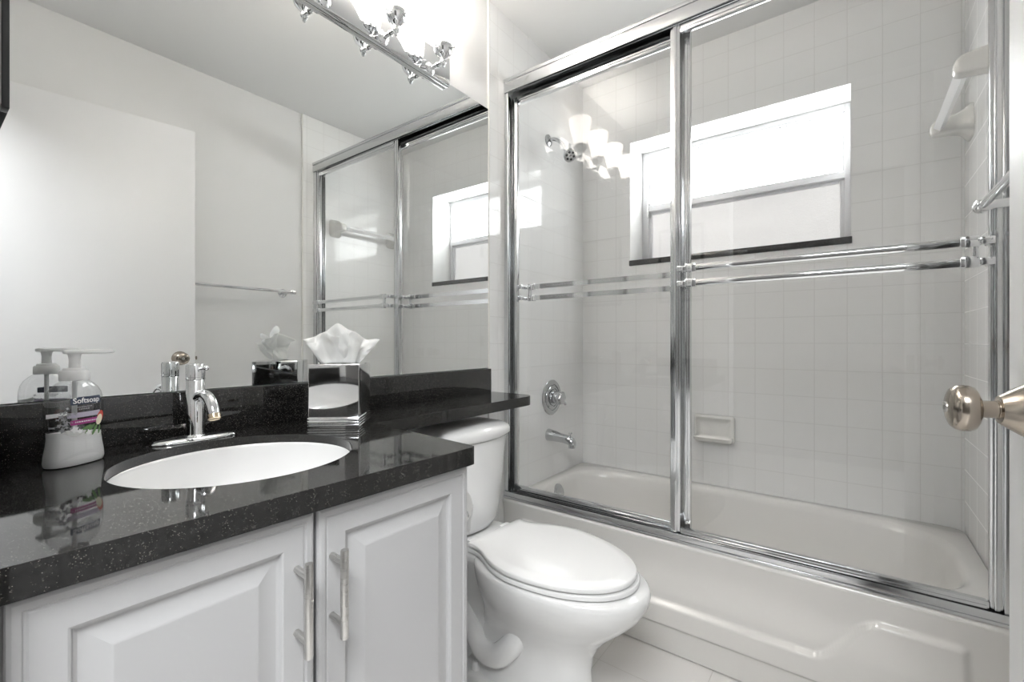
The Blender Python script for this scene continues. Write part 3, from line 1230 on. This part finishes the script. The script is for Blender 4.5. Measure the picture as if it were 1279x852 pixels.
# framed panel on the wall beside the doorway (its edge shows at the top left)
pf = thing('framed_picture', 'black-framed panel at the top left corner, on the wall beside the mirror', 'picture', (.30, YN, 1.31))
bm = NB()
box(bm, -.155, .154, .0005, .020, 0.004, .50, .001)
obj('panel_back', bm, GREYP, pf)
bm = NB()
for (a, b, c, d) in ((-.157, -.139, 0, .504), (.138, .156, 0, .504), (-.139, .138, 0, .018), (-.139, .138, .486, .504)):
    box(bm, a, b, .020, .0262, c, d, .001)
obj('picture_frame', bm, BLACKF, pf)
bm = NB()
box(bm, -.139, .138, .020, .022, .018, .486)
obj('picture_sheet', bm, GREYP, pf)

# ------------------------------------------------------------------ toilet
TYC = 1.175
to = thing('toilet', 'white two-piece toilet with closed lid between the vanity and the tub', 'toilet', (0, TYC, 0), R(-3.5))


def egg(xb, xf, hw, z, n=64, eb=3.0, ef=2.05, split=.42):
    """plan outline: square-ish at the back, round at the front"""
    xm = xb + (xf - xb) * split
    out_ = []
    for i in range(n):
        t = 2 * PI * i / n
        c, s = math.cos(t), math.sin(t)
        if c >= 0:
            x = xm + (xf - xm) * abs(c) ** (2 / ef)
            y = hw * math.copysign(abs(s) ** (2 / ef), s)
        else:
            x = xm - (xm - xb) * abs(c) ** (2 / eb)
            y = hw * math.copysign(abs(s) ** (2 / ((eb + ef) / 2)), s)
        out_.append((x, y, z))
    return out_


bm = NB()
secs = [(.17, .655, .112, 0, 3.2), (.17, .655, .112, .018, 3.2), (.19, .645, .100, .030, 3), (.22, .635, .093, .08, 2.8), (.24, .632, .092, .13, 2.6), (.26, .640, .098, .175, 2.5), (.27, .662, .112, .215, 2.5),
        (.275, .700, .133, .255, 2.5), (.275, .745, .155, .295, 2.6), (.272, .777, .171, .330, 2.7), (.270, .795, .179, .362, 2.8), (.268, .799, .181, .382, 2.8), (.268, .797, .180, .392, 2.8), (.272, .790, .174, .398, 2.8), (.3, .74, .13, .399, 2.6)]
loft(bm, [egg(a, b, c, z, 72, e) for (a, b, c, z, e) in secs])
# rear platform that carries the tank and its foot
lo = []
for (x0, x1, hw, z) in ((.12, .42, .075, .0), (.12, .42, .075, .2), (.09, .40, .085, .29), (.05, .38, .115, .345), (.04, .36, .125, .375), (.04, .36, .127, .392), (.045, .355, .122, .398)):
    p = round_poly([(x0, -hw), (x1, -hw), (x1, hw), (x0, hw)], .03, 5)
    lo.append([(a, b, z) for a, b in p])
loft(bm, lo)
# trapway bulges on both sides
for s in (-1, 1):
    tube(bm, smooth_path([(.47, s * .070, .24), (.43, s * .088, .17), (.375, s * .094, .115), (.31, s * .090, .105), (.25, s * .078, .15), (.19, s * .066, .20), (.14, s * .06, .18)], 8), lambda u: .036 - .006 * u, 20)
    # foot flange with bolt
    lo = []
    for (g, z) in ((0, 0), (0, .022), (.006, .030), (.02, .034)):
        p = round_poly([(.17 + g, s * .02), (.17 + g, s * (.122 - g)), (.43 - g, s * (.122 - g)), (.43 - g, s * .02)], .025, 5)
        lo.append([(a, b, z) for a, b in p])
    loft(bm, lo)
obj('toilet_bowl', bm, CERAM, to, ang=50)
for s in (-1, 1):
    bm = NB()
    lathe(bm, [(.0135, .033), (.0135, .040), (.012, .052), (.008, .057), (0, .058)], (.285, s * .095, 0), (0, 0, 1), 24)
    obj('bolt_cap', bm, PLAST, to)


def lid_outline(z, g=0.0, x0=.277, x1=.760, hw=.181, hb=.124):
    """closed outline of seat and lid: straight back, hollow shoulders, round front"""
    pts = []
    half = []
    # from the tip backwards along +y
    m_ = 26
    xm = .475
    for i in range(m_ + 1):
        t = PI / 2 * i / m_
        half.append((xm + (x1 - g - xm) * math.cos(t) ** (2 / 2.0), (hw - g) * math.sin(t) ** (2 / 2.06)))
    sh_ = smooth_path([(.475, .9995, 0), (.43, .955, 0), (.385, .86, 0), (.345, .745, 0), (.310, .688, 0), (.277, .690, 0)], 4)
    for q in sh_[1:]:
        half.append((xm - (xm - q.x) * (xm - x0 - g) / (xm - x0), hw * q.y - g))
    pts = [(x, y, z) for x, y in half] + [(x, -y, z) for x, y in half[::-1]][:-1]
    return pts


bm = NB()
loft(bm, [lid_outline(.3990, .016, x1=.768), lid_outline(.4010, .014, x1=.768), lid_outline(.4025, .002, x1=.768), lid_outline(.4045, 0, x1=.768), lid_outline(.4125, 0, x1=.768), lid_outline(.4150, .002, x1=.768), lid_outline(.4156, .012, x1=.768), lid_outline(.4156, .03, x1=.768)])
obj('seat_ring', bm, SEATM, to, ang=40)
bm = NB()
loft(bm, [lid_outline(.4158, .018), lid_outline(.4185, .016), lid_outline(.4188, .005), lid_outline(.4200, .001), lid_outline(.4220, 0), lid_outline(.4300, .0005), lid_outline(.4318, .002), lid_outline(.4330, .005), lid_outline(.4375, .024), lid_outline(.4384, .030), lid_outline(.4388, .036)])
obj('seat_lid', bm, SEATM, to, ang=40)
for s in (-1, 1):
    bm = NB()
    lo = []
    for (g, z) in ((0, .398), (0, .416), (.002, .421), (.006, .423)):
        p = round_poly([(.245 + g, s * .075 - .022 + g), (.285 - g, s * .075 - .022 + g), (.285 - g, s * .075 + .022 - g), (.245 + g, s * .075 + .022 - g)], .006, 4)
        lo.append([(a, b, z) for a, b in p])
    loft(bm, lo)
    obj('seat_hinge', bm, SEATM, to)


def tank_loop(xb, xe, xf, hw, z, r=.045, n=14):
    """bowed front: xe at the ends, xf in the middle"""
    fr = []
    for i in range(n + 1):
        y = -hw + 2 * hw * i / n
        k = abs(y) / hw
        fr.append((xe + (xf - xe) * (1 - k ** 2.2), y))
    poly = [(xb, -hw)] + fr + [(xb, hw)]
    rad = [.012] + [r] + [0] * (n - 1) + [r] + [.012]
    return [(a, b, z) for a, b in round_poly(poly, rad, 6)]


bm = NB()
tk = []
for (hw, xe, xf, z) in ((.100, .160, .190, .402), (.116, .172, .205, .408), (.124, .178, .213, .425), (.131, .184, .219, .48), (.139, .190, .226, .58), (.147, .196, .232, .69), (.149, .197, .233, .712)):
    tk.append(tank_loop(.03, xe, xf, hw, z))
loft(bm, tk)
obj('tank', bm, CERAM, to, ang=45)
bm = NB()
tk = []
for (g, z) in ((.004, .712), (-.006, .716), (-.011, .724), (-.011, .738), (-.008, .748), (0.002, .757), (.016, .764), (.04, .769), (.07, .7715), (.085, .772)):
    tk.append(tank_loop(.022 + max(g, 0), .197 - g, .233 - g, .149 - g * 1.1, z, .06))
loft(bm, tk)
obj('tank_lid', bm, CERAM, to, ang=50)
bm = NB()
lathe(bm, [(.017, 0), (.016, .006), (.01, .009), (.007, .018), (0, .019)], (.198, -.112, .655), (1, 0, 0), 24)
tube(bm, smooth_path([(.214, -.112, .655), (.217, -.088, .653), (.219, -.055, .648)], 6), lambda u: .005 + .0035 * u, 14)
obj('flush_lever', bm, CHROME, to)

# ------------------------------------------------------------------ toilet paper on the vanity's side
ph = thing('toilet_paper_holder', 'chrome toilet paper holder on the vanity side facing the toilet', 'paper holder', (.488, .6755, .670), 0)
bm = NB()
lathe(bm, [(.022, 0), (.021, .004), (.012, .009), (.008, .011)], (.048, .012, .0), (0, 1, 0), 28)
tube(bm, smooth_path([(.048, .014, 0), (.048, .04, .0), (.046, .058, .0), (.034, .069, 0), (.012, .0725, 0), (-.10, .0725, 0)], 6), .007, 16)
sphere(bm, (.049, .052, 0), .0125)
obj('holder_arm', bm, CHROME, ph)
pr_ = thing('toilet_paper_roll', 'white toilet paper roll hanging beside the vanity, loose end down', 'toilet paper', (.508, .748, .670), 0)
bm = NB()
ro, ri, Lr = .0415, .019, .10
lathe(bm, [(ri, 0), (ro - .001, 0), (ro, -.001), (ro, -Lr + .001), (ro - .001, -Lr), (ri, -Lr), (ri, 0)], (0, 0, 0), (1, 0, 0), 56)
tube(bm, [(-.0, .0, 0)] * 0 or [(0.0, ro, 0), (-Lr, ro, 0)], .0002, 4)
obj('paper_roll', bm, PAPER, pr_, ang=40)
bm = NB()
t = bmesh.new()
a0 = []
for k in range(9):
    z = -.062 * k / 8
    y = ro + .0006 - .010 * (k / 8) ** 1.5 + .002 * math.sin(k)
    a0.append((t.verts.new((0, y, z)), t.verts.new((-Lr, y, z))))
for A, B in zip(a0, a0[1:]):
    t.faces.new((A[0], A[1], B[1], B[0]))
merge(bm, t)
ls = obj('loose_sheet', bm, PAPER, pr_)
md = ls.modifiers.new('thick', 'SOLIDIFY')
md.thickness = .0006
bm = NB()
lathe(bm, [(ri, .0005), (ri - .0015, .0005), (ri - .0015, -Lr - .0005), (ri, -Lr - .0005), (ri, .0005)], (0, 0, 0), (1, 0, 0), 40)
obj('cardboard_core', bm, CARD, pr_)

# ------------------------------------------------------------------ towel bar on the right wall
tw = thing('towel_bar', 'round chrome towel bar on the painted right wall behind the open door', 'towel bar', (XR, 1.115, 1.337))
bm = NB()
tube(bm, [(-.111, -.315, 0), (-.111, .262, 0)], .0085, 20)
obj('rod', bm, CHROME, tw)
for yy in (-.29, .250):
    bm = NB()
    lathe(bm, [(.027, -.0005), (.026, .006), (.02, .012), (.011, .016), (.0095, .03), (.0095, .094), (.012, .100), (.0135, .111), (.012, .121), (.006, .125), (0, .1255)], (0, yy, 0), (-1, 0, 0), 30)
    obj('post', bm, CHROME, tw)
for yy, s in ((-.315, -1), (.262, 1)):
    bm = NB()
    lathe(bm, [(.0085, -.004), (.0125, 0), (.0135, .005), (.011, .010), (.005, .0125), (0, .013)], (-.111, yy, 0), (0, s, 0), 24)
    obj('end_cap', bm, CHROME, tw)

# ------------------------------------------------------------------ the open door at the right
DA = R(7.35)
do = bpy.data.objects.new('door_1', None)
COL.objects.link(do)
do.location = (1.375, .855, 0)
do.rotation_euler = (0, 0, DA)           # local -y runs from the latch edge to the hinge
do['kind'] = 'structure'
do['label'] = 'white flush door standing open along the right wall'
bm = NB()
box(bm, 0, .035, -.80, 0, .012, 2.075, .0015)
obj('door_slab', bm, DOORP, do)
bm = NB()
kp = [(.0335, 0), (.0335, .003), (.031, .008), (.025, .017), (.0195, .025), (.0165, .029), (.0115, .030), (.0115, .031), (.0105, .0315), (.0105, .044), (.0125, .0470), (.0215, .0485), (.0262, .0515),
      (.0282, .0560), (.0285, .0625), (.0272, .0680), (.0235, .0722), (.0175, .0748), (.010, .0762), (.0, .0767)]
lathe(bm, kp, (0, -.062, .967), (-1, 0, 0), 48)
kn = obj('door_knob', bm, NICKEL, do)
kn['label'] = 'satin nickel door knob'
bm = NB()
lathe(bm, [(.0065, 0), (.0065, .0016), (.005, .0022), (.0, .0012)], (-.0763, -.062, .967), (-1, 0, 0), 20)
box(bm, -.0792, -.0770, -.063, -.061, .964, .970)
obj('privacy_button', bm, STEEL, kn)
bm = NB()
lathe(bm, [(.0335, 0), (.031, .008), (.0165, .026), (.0115, .030), (.0105, .044), (.021, .0495), (.0285, .059), (.0245, .0705), (.010, .0765), (.0, .077)], (.035, -.062, .967), (1, 0, 0), 40)
obj('door_knob', bm, NICKEL, do)
bm = NB()
box(bm, .006, .029, -.0002, .0015, .938, .996, .0004)
box(bm, .010, .025, .001, .010, .958, .976, .002)
obj('latch_plate', bm, NICKEL, do)
for z in (.25, 1.05, 1.85):
    bm = NB()
    tube(bm, [(-.004, -.803, z - .045), (-.004, -.803, z + .045)], .0055, 12)
    box(bm, -.0015, .0005, -.80, -.765, z - .044, z + .044)
    obj('hinge', bm, NICKEL, do)
